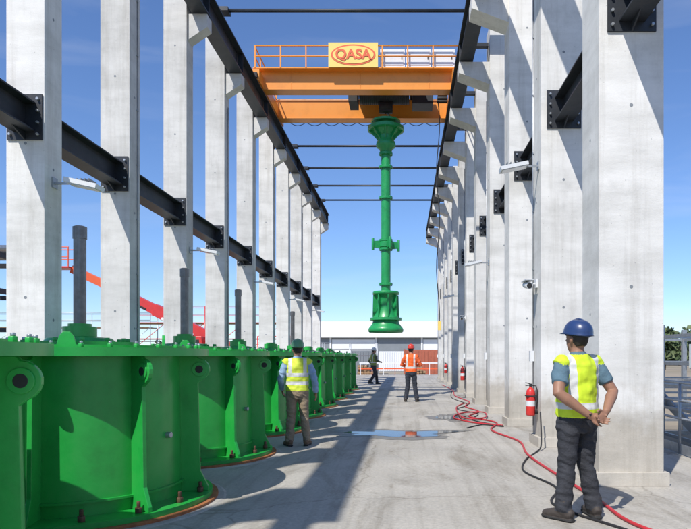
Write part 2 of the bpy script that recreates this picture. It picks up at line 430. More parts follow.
pts=[(1.12+.05*math.sin(i*.7),20.4,9.9-i*.35) for i in range(22)]
b.tube(pts,.016,'black',6)
b.box((1.12+.05*math.sin(21*.7),20.4,2.5),(.1,.08,.3),'yellow')
for k in range(9):
    xa=-4.2+k*.62
    b.tube([(xa+j*.103,22.72,10.06-.12*math.sin(math.pi*j/6)) for j in range(7)],.012,'black',6)
b.fin(cr)

# ---------------------------------------------------------------- hanging pump
pm=empty('hanging_vertical_pump',(tx,ym,0))
b=B('column_pipe')
b.lathe((0,0,0),[(.16,3.55),(.16,8.45)],'dkgreen',32)
for z in (3.95,5.15,5.45,6.9,8.4,7.95):
    b.lathe((0,0,0),[(.15,z-.035),(.23,z-.035),(.23,z+.035),(.15,z+.035)],'dkgreen',32)
    for k in range(8):
        a=2*math.pi*k/8; b.cyl((math.cos(a)*.2,math.sin(a)*.2,z-.06),(math.cos(a)*.2,math.sin(a)*.2,z+.06),.018,'dkgreen',6)
b.lathe((0,0,0),[(.2,5.18),(.24,5.22),(.24,5.38),(.2,5.42)],'dkgreen',32)
for k in range(4):
    a=R(20+90*k); u=Vector((math.cos(a),math.sin(a),0)); t=Vector((-math.sin(a),math.cos(a),0))
    b.prism([u*.2+Vector((0,0,5.16)),u*.5+Vector((0,0,5.2)),u*.5+Vector((0,0,5.40)),u*.2+Vector((0,0,5.44))],t,-.03,.06,'dkgreen')
    b.cyl(u*.46+Vector((0,0,5.1)),u*.46+Vector((0,0,5.5)),.045,'dkgreen',10)
b.fin(pm,bevel=.004)
b=B('suction_bowl')
b.lathe((0,0,0),[(.17,3.70),(.42,3.70),(.45,3.68),(.45,3.60),(.38,3.58),(.34,3.45),(.32,3.25),(.34,3.05),(.40,2.88),(.44,2.80)],'dkgreen',40,False)
b.lathe((0,0,0),[(.44,2.80),(.54,2.80),(.54,2.72),(.44,2.72)],'dkgreen',40)
b.lathe((0,0,0),[(.44,2.72),(.46,2.62),(.53,2.52),(.58,2.46),(.60,2.42),(.60,2.34),(.56,2.30),(.45,2.30),(.40,2.50),(.0,2.55)],'dkgreen',40,False)
for k in range(8):
    a=2*math.pi*k/8+.2; u=Vector((math.cos(a),math.sin(a),0)); t=Vector((-math.sin(a),math.cos(a),0))
    b.prism([u*.31+Vector((0,0,2.82)),u*.46+Vector((0,0,2.82)),u*.44+Vector((0,0,3.58)),u*.34+Vector((0,0,3.58))],t,-.015,.03,'dkgreen')
b.fin(pm)
b=B('discharge_head')
b.lathe((0,0,0),[(.16,8.40),(.20,8.45),(.22,8.55),(.31,8.62),(.34,8.70),(.32,8.8),(.28,8.86),(.28,9.02),(.40,9.12),(.44,9.20)],'dkgreen',36,False)
b.lathe((0,0,0),[(.2,9.20),(.62,9.20),(.62,9.30),(.3,9.30)],'dkgreen',40)
b.lathe((0,0,0),[(.34,9.30),(.34,9.45),(.5,9.45),(.5,9.52),(.1,9.52),(.1,9.66),(0,9.66)],'dkgreen',36)
for k in range(8):
    a=2*math.pi*k/8; u=Vector((math.cos(a),math.sin(a),0)); t=Vector((-math.sin(a),math.cos(a),0))
    b.prism([u*.27+Vector((0,0,8.86)),u*.58+Vector((0,0,9.2)),u*.27+Vector((0,0,9.2))],t,-.015,.03,'dkgreen')
b.fin(pm,bevel=.004)
b=B('lifting_slings')
for k in range(4):
    a=R(45+90*k); b.cyl((math.cos(a)*.42,math.sin(a)*.42,9.3),(0,0,9.58),.02,'rod',6)
b.fin(pm)

# ---------------------------------------------------------------- fittings on columns
def floodlight(x,y,z,sgn):
    b=B('floodlight'); 
    b.beam((x,y,z+.02),(x-sgn*.28,y,z+.02),.04,.03,'galv')
    b.box((x-sgn*.012,y,z+.02),(.02,.12,.14),'galv')
    rot=Matrix.Rotation(R(-12*sgn),3,'Y')
    b.box((x-sgn*.42,y,z),(.46,.26,.06),'silver',rot); b.box((x-sgn*.42,y,z-.036),(.40,.22,.012),'glass',rot)
    for i in range(6): b.box((x-sgn*(.26+i*.055),y,z+.045),(.012,.22,.03),'grey',rot)
    b.fin()
for i,y in enumerate(YL[2:]):
    if i%2==1: floodlight(XL,y-.2,3.90,-1)
for i in (4,6,9): floodlight(XR,YR[i]-.5,3.95 if i!=4 else 4.65,1)
def security_cam(x,y,z):
    b=B('security_camera'); b.box((x-.015,y,z),(.03,.14,.14),'silver'); b.cyl((x-.02,y,z),(x-.16,y,z-.02),.022,'silver',10)
    b.cyl((x-.16,y-.18,z-.05),(x-.16,y+.16,z),.055,'silver',18); b.cyl((x-.16,y-.185,z-.052),(x-.16,y-.17,z-.05),.045,'black',18)
    b.box((x-.16,y-.03,z+.05),(.15,.40,.015),'silver'); b.fin()
security_cam(XR,YR[4]-.35,2.72); security_cam(XR,YR[8]-.35,2.9)
for X,sg,ys in ((XR,1,YR),(XL,-1,YL)):
    for i,y in enumerate(ys):
        if i%2==0:
            b=B('cable_conduit'); b.cyl((X-sg*.014,y-.12,.3),(X-sg*.014,y-.12,8.4),.012,'galv',6)
            for z in range(1,9): b.box((X-sg*.012,y-.12,z),(.02,.06,.02),'galv')
            b.box((X-sg*.04,y-.12,1.5),(.07,.12,.18),'silver'); b.fin()
def extinguisher(x,y,z):
    e=empty('fire_extinguisher',(x,y,z))
    b=B('cylinder_body'); b.lathe((0,0,0),[(0,0),(.07,0),(.078,.02),(.078,.36),(.068,.42),(.045,.455),(.025,.465),(.025,.49),(0,.49)],'red',24,False)
    b.lathe((0,0,0),[(.0785,.16),(.0785,.25)],'silver',24); b.fin(e)
    b=B('valve_and_hose'); b.box((0,0,.51),(.04,.05,.05),'black'); b.beam((0,.0,.53),(-.09,-.03,.555),.02,.012,'black'); b.beam((0,0,.51),(-.09,-.03,.50),.02,.01,'black')
    b.tube([(.02,-.02,.51),(.08,-.05,.5),(.10,-.06,.42),(.095,-.06,.25),(.085,-.06,.12)],.011,'black',8); b.cyl((.085,-.06,.12),(.085,-.06,.03),.012,'black',8,.025)
    b.fin(e)
    b=B('wall_bracket'); b.box((.095,0,.3),(.03,.05,.25),'galv'); b.box((.0,0,.33),(.164,.165,.02),'black'); b.fin(e)
extinguisher(XR-.12,YR[4]-.42,.50); extinguisher(XR-.12,YR[8]-.42,.62); extinguisher(XR-.12,YR[11]-.42,.62)

def spl(pts,n=10):
    out=[]
    P=[Vector(p) for p in pts]; P=[P[0]]+P+[P[-1]]
    for i in range(1,len(P)-2):
        for j in range(n):
            t=j/n; a,b_,c,d=P[i-1],P[i],P[i+1],P[i+2]
            out.append(.5*((2*b_)+(-a+c)*t+(2*a-5*b_+4*c-d)*t*t+(-a+3*b_-3*c+d)*t**3))
    out.append(P[-2]); return out
b=B('red_hose')
b.tube(spl([(2.6,4.3,.02),(2.05,5.4,.02),(2.0,6.4,.02),(1.92,7.6,.02),(1.86,9.3,.02),(2.0,10.8,.02),(1.75,12.4,.02),(2.05,13.8,.02),(1.6,15.2,.02),(2.0,16.6,.02),(1.8,18.2,.02),(2.1,20,.02),(1.9,23,.02),(2.1,27,.02),(1.95,32,.02)]),.017,'hosered',8)
b.tube(spl([(2.1,13.2,.02),(1.5,13.9,.02),(1.2,15.0,.02),(1.55,16.2,.02),(2.05,16.0,.05),(1.9,14.6,.05),(1.4,14.6,.05),(1.5,17.8,.02),(1.9,19.5,.02)]),.017,'hosered',8)
b.fin()
b=B('power_cable')
b.tube(spl([(2.2,10.0,.6),(2.18,9.85,.1),(2.05,9.6,.015),(1.75,8.9,.015),(1.55,8.0,.015),(1.72,7.0,.015),(1.5,6.2,.015),(1.9,5.3,.015),(2.3,4.4,.015)]),.012,'black',8)
b.tube(spl([(1.3,12.8,.015),(1.7,13.4,.015),(2.1,13.1,.015),(1.6,14.4,.015),(1.9,16,.015),(1.5,17.4,.015),(1.95,19,.015),(1.7,22,.015),(2.0,26,.015)]),.012,'black',8)
b.fin()

# ---------------------------------------------------------------- railings
def railing(name,x,y0,y1,z0=0,step=1.5,m='galv'):
    b=B(name); y=y0
    while y<=y1+.01:
        b.cyl((x,y,z0),(x,y,z0+1.1),.024,m,8); b.box((x,y,z0+.008),(.12,.12,.016),m); y+=step
    for z in (1.1,.82,.55): b.cyl((x,y0,z0+z),(x,y1,z0+z),.021,m,8)
    b.box((x,(y0+y1)/2,z0+.09),(.01,y1-y0,.15),m); return b.fin()
railing('guard_rail',4.2,-1,47,0,.95); railing('guard_rail',-6.8,3,47,0)
b=B('access_stair_tower')
for px in (5.4,7.0,8.6):
    for py in (10.5,13.0,15.5):
        b.box((px,py,.85),(.10,.10,2.6),'galv')
for z in (-.1,.45,.9,1.35,1.9):
    for py in (10.5,13,15.5): b.box((7.0,py,z),(3.3,.05,.06),'galv')
    for px in (5.4,7.0,8.6): b.box((px,13,z),(.05,5.0,.06),'galv')
for k in range(14): b.box((6.2,10.8+k*.28,-.3+k*.10),(1.4,.25,.03),'galv')
b.beam((5.5,10.5,-.4),(5.5,14.9,1.3),.04,.2,'galv'); b.beam((6.9,10.5,-.4),(6.9,14.9,1.3),.04,.2,'galv')
b.fin()

# ---------------------------------------------------------------- background
t=empty('marquee_building',(-4,125,0))
b=B('walls_and_roof')
b.box((3,14,2.4),(46,28,5.6),'grey')
for i in range(5):
    xa=-20+i*9.2
    b.box((xa+4.6,-.03,2.6),(8.6,.08,4.4),'white' if i%2 else 'grey')
for i in range(6): b.box((-20+i*9.2,-.12,2.4),(.35,.2,5.6),'white')
b.prism([(-21,-1,5.2),(-21,-1,5.5),(-21,13,9.2),(-21,29,5.5),(-21,29,5.2)],(1,0,0),0,48,'white')
b.fin(t)
def container(x,y,z,m,L=6,rz=0):
    b=B('shipping_container'); b.box((0,0,1.3),(L,2.4,2.5),m)
    k=-L/2+.2
    while k<L/2-.15:
        b.box((k,-1.215,1.3),(.12,.05,2.25),m); b.box((k,1.215,1.3),(.12,.05,2.25),m); k+=.28
    for sx in (-1,1):
        for sy in (-1,1): b.box((sx*(L/2-.05),sy*1.19,1.3),(.16,.16,2.6),m)
    o=b.fin(loc=(x,y,z)); o.rotation_euler=(0,0,rz); return o
container(2.5,59,-.45,'brick',5); container(6.4,60,-.45,'brick',6); container(-2.2,78,-.45,'white',6,.1); container(-11,70,-.45,'grey',6,.2)
container(-4.2,66,-.45,'grey',3,.05)
def timber(x,y,nx,nz,z0,m='wood'):
    b=B('timber_stack')
    for i in range(nz):
        for j in range(nx-i//2): b.box((x+j*.25+random.uniform(-.03,.03),y+random.uniform(-.1,.1),z0+i*.17),(.22,2.6,.15),m)
    b.fin()
timber(.4,52,7,6,-.35); timber(-3.6,51,6,7,-.35)
b=B('site_barrier')
for i in range(8):
    b.box((-3.4+i*.9,48.6,.5),(.04,.04,1.0),'red' if i%2 else 'white')
for z in (.5,.95): b.box((-.2,48.6,z),(6.6,.03,.09),'redorange' if z<.6 else 'white')
b.fin()

th=empty('telehandler',(-10.6,31,-.45))
b=B('chassis')
b.prism([(-2.2,0,.7),(2.4,0,.7),(2.4,0,1.5),(1.2,0,1.75),(-1.6,0,1.6),(-2.2,0,1.2)],(0,1,0),-.9,1.8,'red')
b.prism([(-.6,0,1.6),(.9,0,1.6),(.8,0,2.9),(-.3,0,2.9),(-.7,0,2.2)],(0,1,0),-1.0,.85,'red'); b.prism([(-.5,0,1.9),(.75,0,1.9),(.68,0,2.75),(-.22,0,2.75),(-.55,0,2.2)],(0,1,0),-1.01,.87,'black')
b.fin(th,bevel=.02)
b=B('wheels')
for x in (-1.5,1.6):
    for y in (-1.1,1.1):
        b.tube([(x,y-.22,.62),(x,y-.18,.62),(x,y+.18,.62),(x,y+.22,.62)],[.54,.62,.62,.54],'black',28); b.cyl((x,y-.23,.62),(x,y+.23,.62),.28,'redorange',16)
b.fin(th)
b=B('telescopic_boom')
b.beam((2.2,.4,2.1),(-2.0,.4,4.3),.42,.6,'red'); b.beam((-1.9,.4,4.25),(-4.6,.4,5.6),.34,.5,'red'); b.beam((-4.5,.4,5.55),(-6.2,.4,6.35),.26,.4,'redorange')
b.beam((.2,.4,1.6),(-1.2,.4,3.6),.12,.12,'galv'); b.box((-6.6,.4,6.4),(.9,.9,.08),'red')
b.beam((.0,.17,3.0),(-1.6,.17,3.84),.02,.12,'white'); b.beam((-2.4,.21,4.3),(-4.2,.21,5.2),.03,.10,'black')
for dx in (-.42,.42):
    for dy in (-.42,.42): b.box((-6.6+dx,.4+dy,6.9),(.05,.05,1.0),'redorange')
for z in (6.9,7.4): b.box((-6.6,-.02,z),(.9,.04,.05),'redorange'); b.box((-6.6,.82,z),(.9,.04,.05),'redorange')
b.fin(th,bevel=.01)

def scaffold(name,x,y,nx,nz,bay,h,m,ny=2):
    b=B(name)
    for i in range(nx+1):
        for j in range(ny):
            b.cyl((x+i*bay,y+j*1.3,-.45),(x+i*bay,y+j*1.3,-.45+nz*h+1),.03,m,6)
    for k in range(1,nz+1):
        z=-.45+k*h
        for j in range(ny):
            for zz in (0,.5,1.0): b.cyl((x,y+j*1.3,z+zz),(x+nx*bay,y+j*1.3,z+zz),.022,m,6)
        b.box((x+nx*bay/2,y+.65,z-.03),(nx*bay,1.2,.05),'wood')
        for i in range(nx): 
            b.cyl((x+i*bay,y,z-h),(x+(i+1)*bay,y,z),.02,m,6)
    b.fin()
scaffold('scaffolding',-17,38,4,2,2.4,2.0,'red'); scaffold('scaffolding',-30,44,5,2,2.4,2.0,'galv'); scaffold('scaffolding',-11,50,4,1,2.2,2.0,'galv')
scaffold('scaffolding',-8.5,36,1,1,2.4,2.1,'red')
b=B('steel_pipe_rack')
for i in range(5):
    for y in (24,28): b.box((-23+i*2.6,y,2.5),(.22,.22,6.0),'steel')
for z in (2.2,3.8,5.4):
    for y in (24,28): b.box((-18,y,z),(10.6,.18,.22),'steel')
for i in range(5):
    for z in (3.8,5.4): b.box((-23+i*2.6,26,z),(.18,4,.22),'steel')
for k,y in enumerate((24.6,25.4,26.2,27.1)): b.cyl((-24,y,5.7),(-12.2,y,5.7),.14+.03*(k%2),'galv',14)
o=b.fin(); o.location=(-5.4,3,.6)
for (x,y) in ((-26,70),(14,90)):
    b=B('light_mast'); b.cyl((x,y,-.45),(x,y,9),.12,'galv',10,.06); b.box((x,y,9.05),(1.4,.3,.12),'grey'); b.fin()

def treeline(name,x0,x1,y,h,n,seed):
    rnd=random.Random(seed); b=B(name); a1,a2,bk=b.mi('leaf'),b.mi('leaf2'),b.mi('bark')
    nt=int(n)
    for i in range(nt):
        cx=x0+(x1-x0)*(i+rnd.random())/nt; cy=y+rnd.uniform(-12,12); hh=h*rnd.uniform(.55,1.15)
        b.tube([(cx,cy,-.5),(cx+.2,cy,hh*.35),(cx+rnd.uniform(-.5,.5),cy,hh*.8)],[.28,.2,.06],'bark',6)
        wd=hh*rnd.uniform(.45,.7)
        cl=[(cx+rnd.gauss(0,wd*.4),cy+rnd.gauss(0,wd*.3),hh*rnd.uniform(.2,.92),wd*rnd.uniform(.22,.4)) for _ in range(9)]
        for (px,py,pz,r) in cl:
            for _ in range(24):
                d=Vector((rnd.gauss(0,1),rnd.gauss(0,1),rnd.gauss(0,.8))).normalized()*r*rnd.uniform(.5,1.05)
                q=Vector((px,py,pz))+d; sz=rnd.uniform(.35,.8)
                u=Vector((rnd.gauss(0,1),rnd.gauss(0,1),rnd.gauss(0,1))).normalized(); v=u.orthogonal().normalized()
                f=b.bm.faces.new([b.bm.verts.new(q+u*sz),b.bm.verts.new(q+v*sz*.8),b.bm.verts.new(q-u*sz*.9),b.bm.verts.new(q-v*sz)])
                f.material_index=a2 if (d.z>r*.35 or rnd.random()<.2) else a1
    return b.fin(recalc=False)
treeline('distant_trees',45,140,130,7,62,1)
treeline('distant_trees',-330,-30,230,8,60,2)
treeline('distant_trees',-30,70,260,7,20,4)
treeline('shrubs',30,80,80,2.6,22,5)
b=B('distant_hills')
N=140; prev=None
for i in range(N):
    x=-1800+3600*i/(N-1); z=14+14*noise.noise(Vector((x*.0022,3.3,0)))+5*noise.noise(Vector((x*.01,1.3,0)))
    a=b.bm.verts.new((x,1500,-1)); c=b.bm.verts.new((x,1640,z)); d=b.bm.verts.new((x,1900,z*.8))
    if prev: b.bm.faces.new([prev[0],a,c,prev[1]]); b.bm.faces.new([prev[1],c,d,prev[2]])
    prev=(a,c,d)
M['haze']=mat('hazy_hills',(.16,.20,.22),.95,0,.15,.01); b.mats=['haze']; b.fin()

# ---------------------------------------------------------------- people
def vestmat(name,c,stripe=(.62,.63,.62),bands=((1.05,1.11),),vert=(.09,.145),zcut=1.05):
    m=bpy.data.materials.new(name); m.use_nodes=True; nt=m.node_tree; N=nt.nodes; L=nt.links; b=N['Principled BSDF']
    tcn=N.new('ShaderNodeTexCoord'); sp=N.new('ShaderNodeSeparateXYZ')
    L.new(tcn.outputs['Object'],sp.inputs[0])
    def rng(sock,a,bb):
        g=N.new('ShaderNodeMath'); g.operation='GREATER_THAN'; g.inputs[1].default_value=a; L.new(sock,g.inputs[0])
        l=N.new('ShaderNodeMath'); l.operation='LESS_THAN'; l.inputs[1].default_value=bb; L.new(sock,l.inputs[0])
        mm=N.new('ShaderNodeMath'); mm.operation='MULTIPLY'; L.new(g.outputs[0],mm.inputs[0]); L.new(l.outputs[0],mm.inputs[1]); return mm.outputs[0]
    outs=[rng(sp.outputs['Z'],*bd) for bd in bands]
    if vert:
        ab=N.new('ShaderNodeMath'); ab.operation='ABSOLUTE'; L.new(sp.outputs['X'],ab.inputs[0])
        v=rng(ab.outputs[0],*vert); zz=rng(sp.outputs['Z'],zcut,3)
        mm=N.new('ShaderNodeMath'); mm.operation='MULTIPLY'; L.new(v,mm.inputs[0]); L.new(zz,mm.inputs[1]); outs.append(mm.outputs[0])
    f=outs[0]
    for o in outs[1:]:
        mx=N.new('ShaderNodeMath'); mx.operation='MAXIMUM'; L.new(f,mx.inputs[0]); L.new(o,mx.inputs[1]); f=mx.outputs[0]
    n=N.new('ShaderNodeTexNoise'); n.inputs['Scale'].default_value=9; n.inputs['Detail'].default_value=4; L.new(tcn.outputs['Object'],n.inputs['Vector'])
    r=N.new('ShaderNodeValToRGB'); r.color_ramp.elements[0].color=(*[x*.78 for x in c],1); r.color_ramp.elements[1].color=(*[min(1,x*1.12) for x in c],1)
    L.new(n.outputs['Fac'],r.inputs['Fac'])
    mx=N.new('ShaderNodeMixRGB'); L.new(f,mx.inputs['Fac']); L.new(r.outputs['Color'],mx.inputs['Color1']); mx.inputs['Color2'].default_value=(*stripe,1)
    L.new(mx.outputs['Color'],b.inputs['Base Color']); b.inputs['Roughness'].default_value=.7
    bp=N.new('ShaderNodeBump'); bp.inputs['Strength'].default_value=.5; bp.inputs['Distance'].default_value=.02; L.new(n.outputs['Fac'],bp.inputs['Height']); L.new(bp.outputs['Normal'],b.inputs['Normal'])
    return m
M['skin']=mat('skin',(.36,.19,.12),.55,0,.08,20)
M['skin2']=mat('skin_tanned',(.30,.155,.10),.55,0,.08,20)
M['hair']=mat('hair',(.02,.015,.012),.6,0,.3,60)
M['navy']=mat('navy_trousers',(.030,.032,.040),.85,0,.25,14,.4,60)
M['khaki']=mat('khaki_trousers',(.30,.23,.155),.85,0,.15,14,.4,60)
M['jeans']=mat('dark_jeans',(.03,.035,.05),.85,0,.25,14,.4,60)
M['teal']=mat('blue_grey_tshirt',(.09,.16,.21),.85,0,.12,14,.3,60)
M['ltblue']=mat('light_blue_shirt',(.27,.40,.58),.85,0,.12,14,.3,60)
M['olive']=mat('olive_shirt',(.07,.09,.05),.85,0,.2,14)
M['orshirt']=mat('orange_shirt',(.7,.12,.03),.8,0,.12,14)
M['boot']=mat('work_boot',(.05,.04,.035),.7,0,.3,25)
M['bootb']=mat('brown_work_boot',(.16,.10,.06),.75,0,.25,25)
M['sole']=mat('rubber_sole',(.02,.02,.02),.8)
M['eye']=mat('eye_white',(.7,.68,.65),.3); M['iris']=mat('iris',(.03,.02,.015),.2)
M['hblue']=mat('blue_helmet',(.02,.045,.14),.33,0,.05,4,0,30,.25)
M['hgreen']=mat('green_helmet',(.10,.27,.12),.3,0,.05,4,0,30,.3)
M['hred']=mat('red_helmet',(.6,.05,.03),.3,0,.05,4,0,30,.3)
M['hwhite']=mat('white_helmet',(.65,.65,.62),.3,0,.05,4,0,30,.3)
M['vest1']=vestmat('yellow_vest_a',(.62,.80,.03),bands=((1.0,1.055),),vert=(.10,.155))
M['vest2']=vestmat('yellow_vest_b',(.66,.78,.06),bands=((1.03,1.09),(1.17,1.23)),vert=(.09,.145),zcut=1.2)
M['vest3']=vestmat('orange_vest',(.90,.13,.015),bands=((1.04,1.10),),vert=(.09,.14))
M['vest4']=vestmat('dull_green_vest',(.22,.28,.06),bands=((1.05,1.09),),vert=(.09,.12))

def hand(b,wr,fd,pn,side,curl,m,k=1.0):
    fd=Vector(fd).normalized(); pn=Vector(pn); pn=(pn-fd*pn.dot(fd)).normalized(); sd=fd.cross(pn).normalized()
    if sd.dot(Vector(side))<0: sd=-sd
    wr=Vector(wr)
    b.tube([wr-fd*.02*k,wr+fd*.015*k,wr+fd*.05*k,wr+fd*.085*k,wr+fd*.098*k],[(.026*k,.02*k),(.032*k,.018*k),(.041*k,.017*k),(.041*k,.015*k),(.036*k,.009*k)],m,14,True,sd)
    lens=(.072,.082,.077,.058)
    for i,l in enumerate(lens):
        off=.030-.020*i
        p=wr+fd*(.088 if i!=3 else .08)*k+sd*off*k; d=(fd+sd*(.10-.07*i)).normalized(); pts=[p-d*.015*k,p]; ax=d.cross(pn).normalized()
        for j,fr in enumerate((.45,.31,.24)):
            d=Matrix.Rotation(curl*(1 if j else .7),3,ax)@d
            p=p+d*l*fr*k; pts.append(p)
        b.tube(pts,[.0095*k,.0098*k,.009*k,.0083*k,.0065*k],m,8)
    p=wr+fd*.03*k+sd*.028*k; d=(fd*.6+sd*.75+pn*.25).normalized(); pts=[p,p+d*.03*k]
    d2=(fd*.9+sd*.3+pn*.35).normalized(); pts.append(pts[-1]+d2*.032*k); pts.append(pts[-1]+d2*.024*k)
    b.tube(pts,[.015*k,.013*k,.0105*k,.008*k],m,8)

def person(name,loc,yaw,P,C,scale=1.0,vox=.008,wide=1.0):
    root=empty(name,loc); root.rotation_euler=(0,0,yaw); root.scale=(scale*wide,scale*wide,scale)
    b=B('body')
    V=Vector
    def tor(rows,m,n=28):
        b.tube([(0,r[3],r[0]) for r in rows],[(r[1],r[2]) for r in rows],m,n,True,(1,0,0))
    be=P.get('belly',0)
    tor([(.80,.13,.10,0),(.86,.165,.118,-.01),(.92,.172,.125,-.012),(.99,.163,.115+be*.5,0),(1.03,.158,.112+be*.6,.005)],C['trousers'])
    tor([(.98,.155,.11+be*.5,.005),(1.08,.158,.112+be*.7,.005+be*.2),(1.2,.165,.117+be*.3,.005),(1.32,.178,.117,0),(1.40,.175,.105,-.005),(1.455,.13,.08,-.01),(1.49,.07,.06,-.005)],C['shirt'])
    tor([(.93,.185,.138+be*.5,.0),(.96,.186,.14+be*.5,.0),(1.06,.178,.132+be*.7,.005+be*.2),(1.2,.182,.135+be*.3,.005),(1.32,.19,.133,0),(1.40,.18,.12,-.005),(1.45,.140,.093,-.008),(1.478,.09,.07,-.005)],C['vest'])
    b.tube([(0,-.005,1.42),(0,0,1.50),(0,.012,1.58)],[(.07,.068),(.056,.058),(.054,.058)],C['skin'],16,True,(1,0,0))
    b.tube([(0,-.005,1.455),(0,-.002,1.505)],[(.075,.07),(.062,.064)],C['shirt'],18,True,(1,0,0))
    Rh=Matrix.Rotation(P.get('hyaw',0),3,'Z')@Matrix.Rotation(P.get('hpitch',0),3,'X'); hc=V((0,.012,1.55))
    def H(p): return hc+Rh@V(p)
    prof=[(-.035,.030,.030,.060),(-.025,.045,.055,.045),(0,.058,.072,.032),(.03,.066,.086,.018),(.06,.070,.093,.010),(.10,.075,.098,.005),(.14,.076,.098,.0),(.175,.066,.085,0),(.20,.045,.058,0),(.212,.018,.024,0)]
    b.tube([H((0,r[3],r[0])) for r in prof],[(r[1],r[2]) for r in prof],C['skin'],24,True,Rh@V((1,0,0)))
    b.tube([H((0,.095,.09)),H((0,.112,.06)),H((0,.120,.045)),H((0,.100,.035))],[.009,.012,.016,.010],C['skin'],8)
    b.tube([H((-.045,.085,.098)),H((0,.100,.102)),H((.045,.085,.098))],[.009,.01,.009],C['hair'],8)
    b.tube([H((-.025,.092,.012)),H((0,.104,.014)),H((.025,.092,.012))],[.005,.0085,.005],'skin2' if C['skin']=='skin' else 'skin',8)
    for sx in (-1,1):
        b.tube([H((sx*.074,-.008,.035)),H((sx*.082,-.012,.055)),H((sx*.083,-.014,.078)),H((sx*.076,-.008,.09))],[(.006,.010),(.008,.016),(.008,.018),(.006,.008)],C['skin'],8)
    b.tube([H((0,-.055,.015)),H((0,-.040,.05)),H((0,-.022,.10)),H((0,-.01,.15))],[(.048,.034),(.066,.062),(.074,.080),(.072,.085)],C['hair'],18,True,Rh@V((1,0,0)))
    for sx,key in ((-1,'L'),(1,'R')):
        sh=V((sx*.175,-.005,1.40)); el=V(P['el'+key]); wr=V(P['wr'+key])
        m1=sh.lerp(el,.5); sl=C.get('sleeve','short')
        b.tube([V((sx*.12,-.005,1.405)),sh,sh.lerp(el,.25),m1,sh.lerp(el,.68)],[.06,.068,.065,.065,.066],C['shirt'],16)
        m=C['shirt'] if sl=='long' else C['skin']; q=.008 if sl=='long' else .002
        b.tube([m1,el-(el-m1)*.2,el,el.lerp(wr,.25),el.lerp(wr,.6),wr],[.048+q,.045+q,.044+q,.047+q,.038+q,.028+q*1.3],m,14)
        b.tube([V((sx*.08,-.008,1.435)),V((sx*.165,-.008,1.42)),V((sx*.195,-.006,1.385))],[(.055,.055),(.07,.066),(.074,.07)],C['vest'],16)
        b_dir=(wr-el).normalized(); fd=V(P.get('fd'+key,b_dir))
        hand(b,wr+b_dir*.005,fd,P['pn'+key],P['sd'+key],P.get('curl',.35),C['skin'],1.05)
        if sl=='short' and key=='L': b.tube([wr-b_dir*.02,wr+b_dir*.0],[.031,.031],'black',12)
    for sx,key in ((-1,'L'),(1,'R')):
        hp=V((sx*.088,0,.90)); kn=V(P['kn'+key]); an=V(P['an'+key])
        b.tube([hp+V((0,0,.04)),hp,hp.lerp(kn,.35),hp.lerp(kn,.75),kn,kn.lerp(an,.3),kn.lerp(an,.65),kn.lerp(an,.9),kn.lerp(an,1.02)],
               [(.088,.10),(.096,.108),(.088,.094),(.075,.08),(.071,.075),(.071,.077),(.067,.073),(.070,.077),(.066,.073)],C['trousers'],20,True,(1,0,0))
        fy=P.get('toe'+key,0.15*sx*-1); Rf=Matrix.Rotation(fy,3,'Z')
        g=an.z-.09
        def F(p): 
            q=Rf@V((p[0],p[1],0)); return V((an.x+q.x,an.y+q.y,p[2]+g))
        b.tube([F((0,-.085,.055)),F((0,-.07,.062)),F((0,-.02,.07)),F((0,.05,.062)),F((0,.12,.050)),F((0,.17,.042)),F((0,.195,.036))],
               [(.028,.035),(.040,.05),(.046,.058),(.046,.050),(.052,.038),(.046,.032),(.028,.022)],C['boot'],16,True,Rf@V((1,0,0)))
        b.tube([an+V((0,-.01,-.02)),an+V((0,-.01,.10))],[.052,.056],C['boot'],14)
        b.tube([F((0,-.095,.014)),F((0,-.07,.014)),F((0,.04,.014)),F((0,.12,.014)),F((0,.18,.014)),F((0,.208,.016))],[(.028,.014),(.045,.015),(.044,.015),(.056,.015),(.048,.015),(.025,.012)],'sole',16,True,Rf@V((1,0,0)))
    bm=b.bm; bmesh.ops.recalc_face_normals(bm,faces=bm.faces)
    src_bvh=BVHTree.FromBMesh(bm); bm.faces.ensure_lookup_table(); fm=[f.material_index for f in bm.faces]
    me=bpy.data.meshes.new('tmp'); bm.to_mesh(me); bm.free()
    ob=bpy.data.objects.new('tmp',me); scene.collection.objects.link(ob)
    md=ob.modifiers.new('r','REMESH'); md.mode='VOXEL'; md.voxel_size=vox; md.adaptivity=0
    dg=bpy.context.evaluated_depsgraph_get(); dg.update()
    me2=bpy.data.meshes.new_from_object(ob.evaluated_get(dg)); bpy.data.objects.remove(ob)
    me2.materials.clear()
    for k in b.mats: me2.materials.append(M[k])
    bm=bmesh.new(); bm.from_mesh(me2)
    cloth={b.mats.index(C[k]) for k in ('trousers','shirt','vest')}
    for f in bm.faces:
        r=src_bvh.find_nearest(f.calc_center_median()); f.material_index=fm[r[2]]; f.smooth=True
    bm.normal_update()
    for v in bm.verts:
        if v.link_faces and all(f.material_index in cloth for f in v.link_faces):
            p=v.co; z=p.z
            a=.009*noise.noise(p*8+V((3,yaw*7,1)))+.008*noise.noise(V((p.x*12,p.y*12,p.z*20+yaw*3)))
            if z<.9:
                wgt=1 if (z<.3 or .42<z<.6 or z>.78) else .4
                a+=.013*wgt*noise.noise(V((p.x*9+5,p.y*9,p.z*30+p.x*18)))
            else:
                a+=.007*noise.noise(V((p.x*16+p.z*10,p.y*14,p.z*9-p.x*12)))
            v.co+=v.normal*a
    for _ in range(2): bmesh.ops.smooth_vert(bm,verts=bm.verts,factor=.4,use_axis_x=True,use_axis_y=True,use_axis_z=True)
    bm.to_mesh(me2); bm.free(); me2.name='body'
    o=bpy.data.objects.new('body',me2); scene.collection.objects.link(o); o.parent=root
    b=B('eyes')
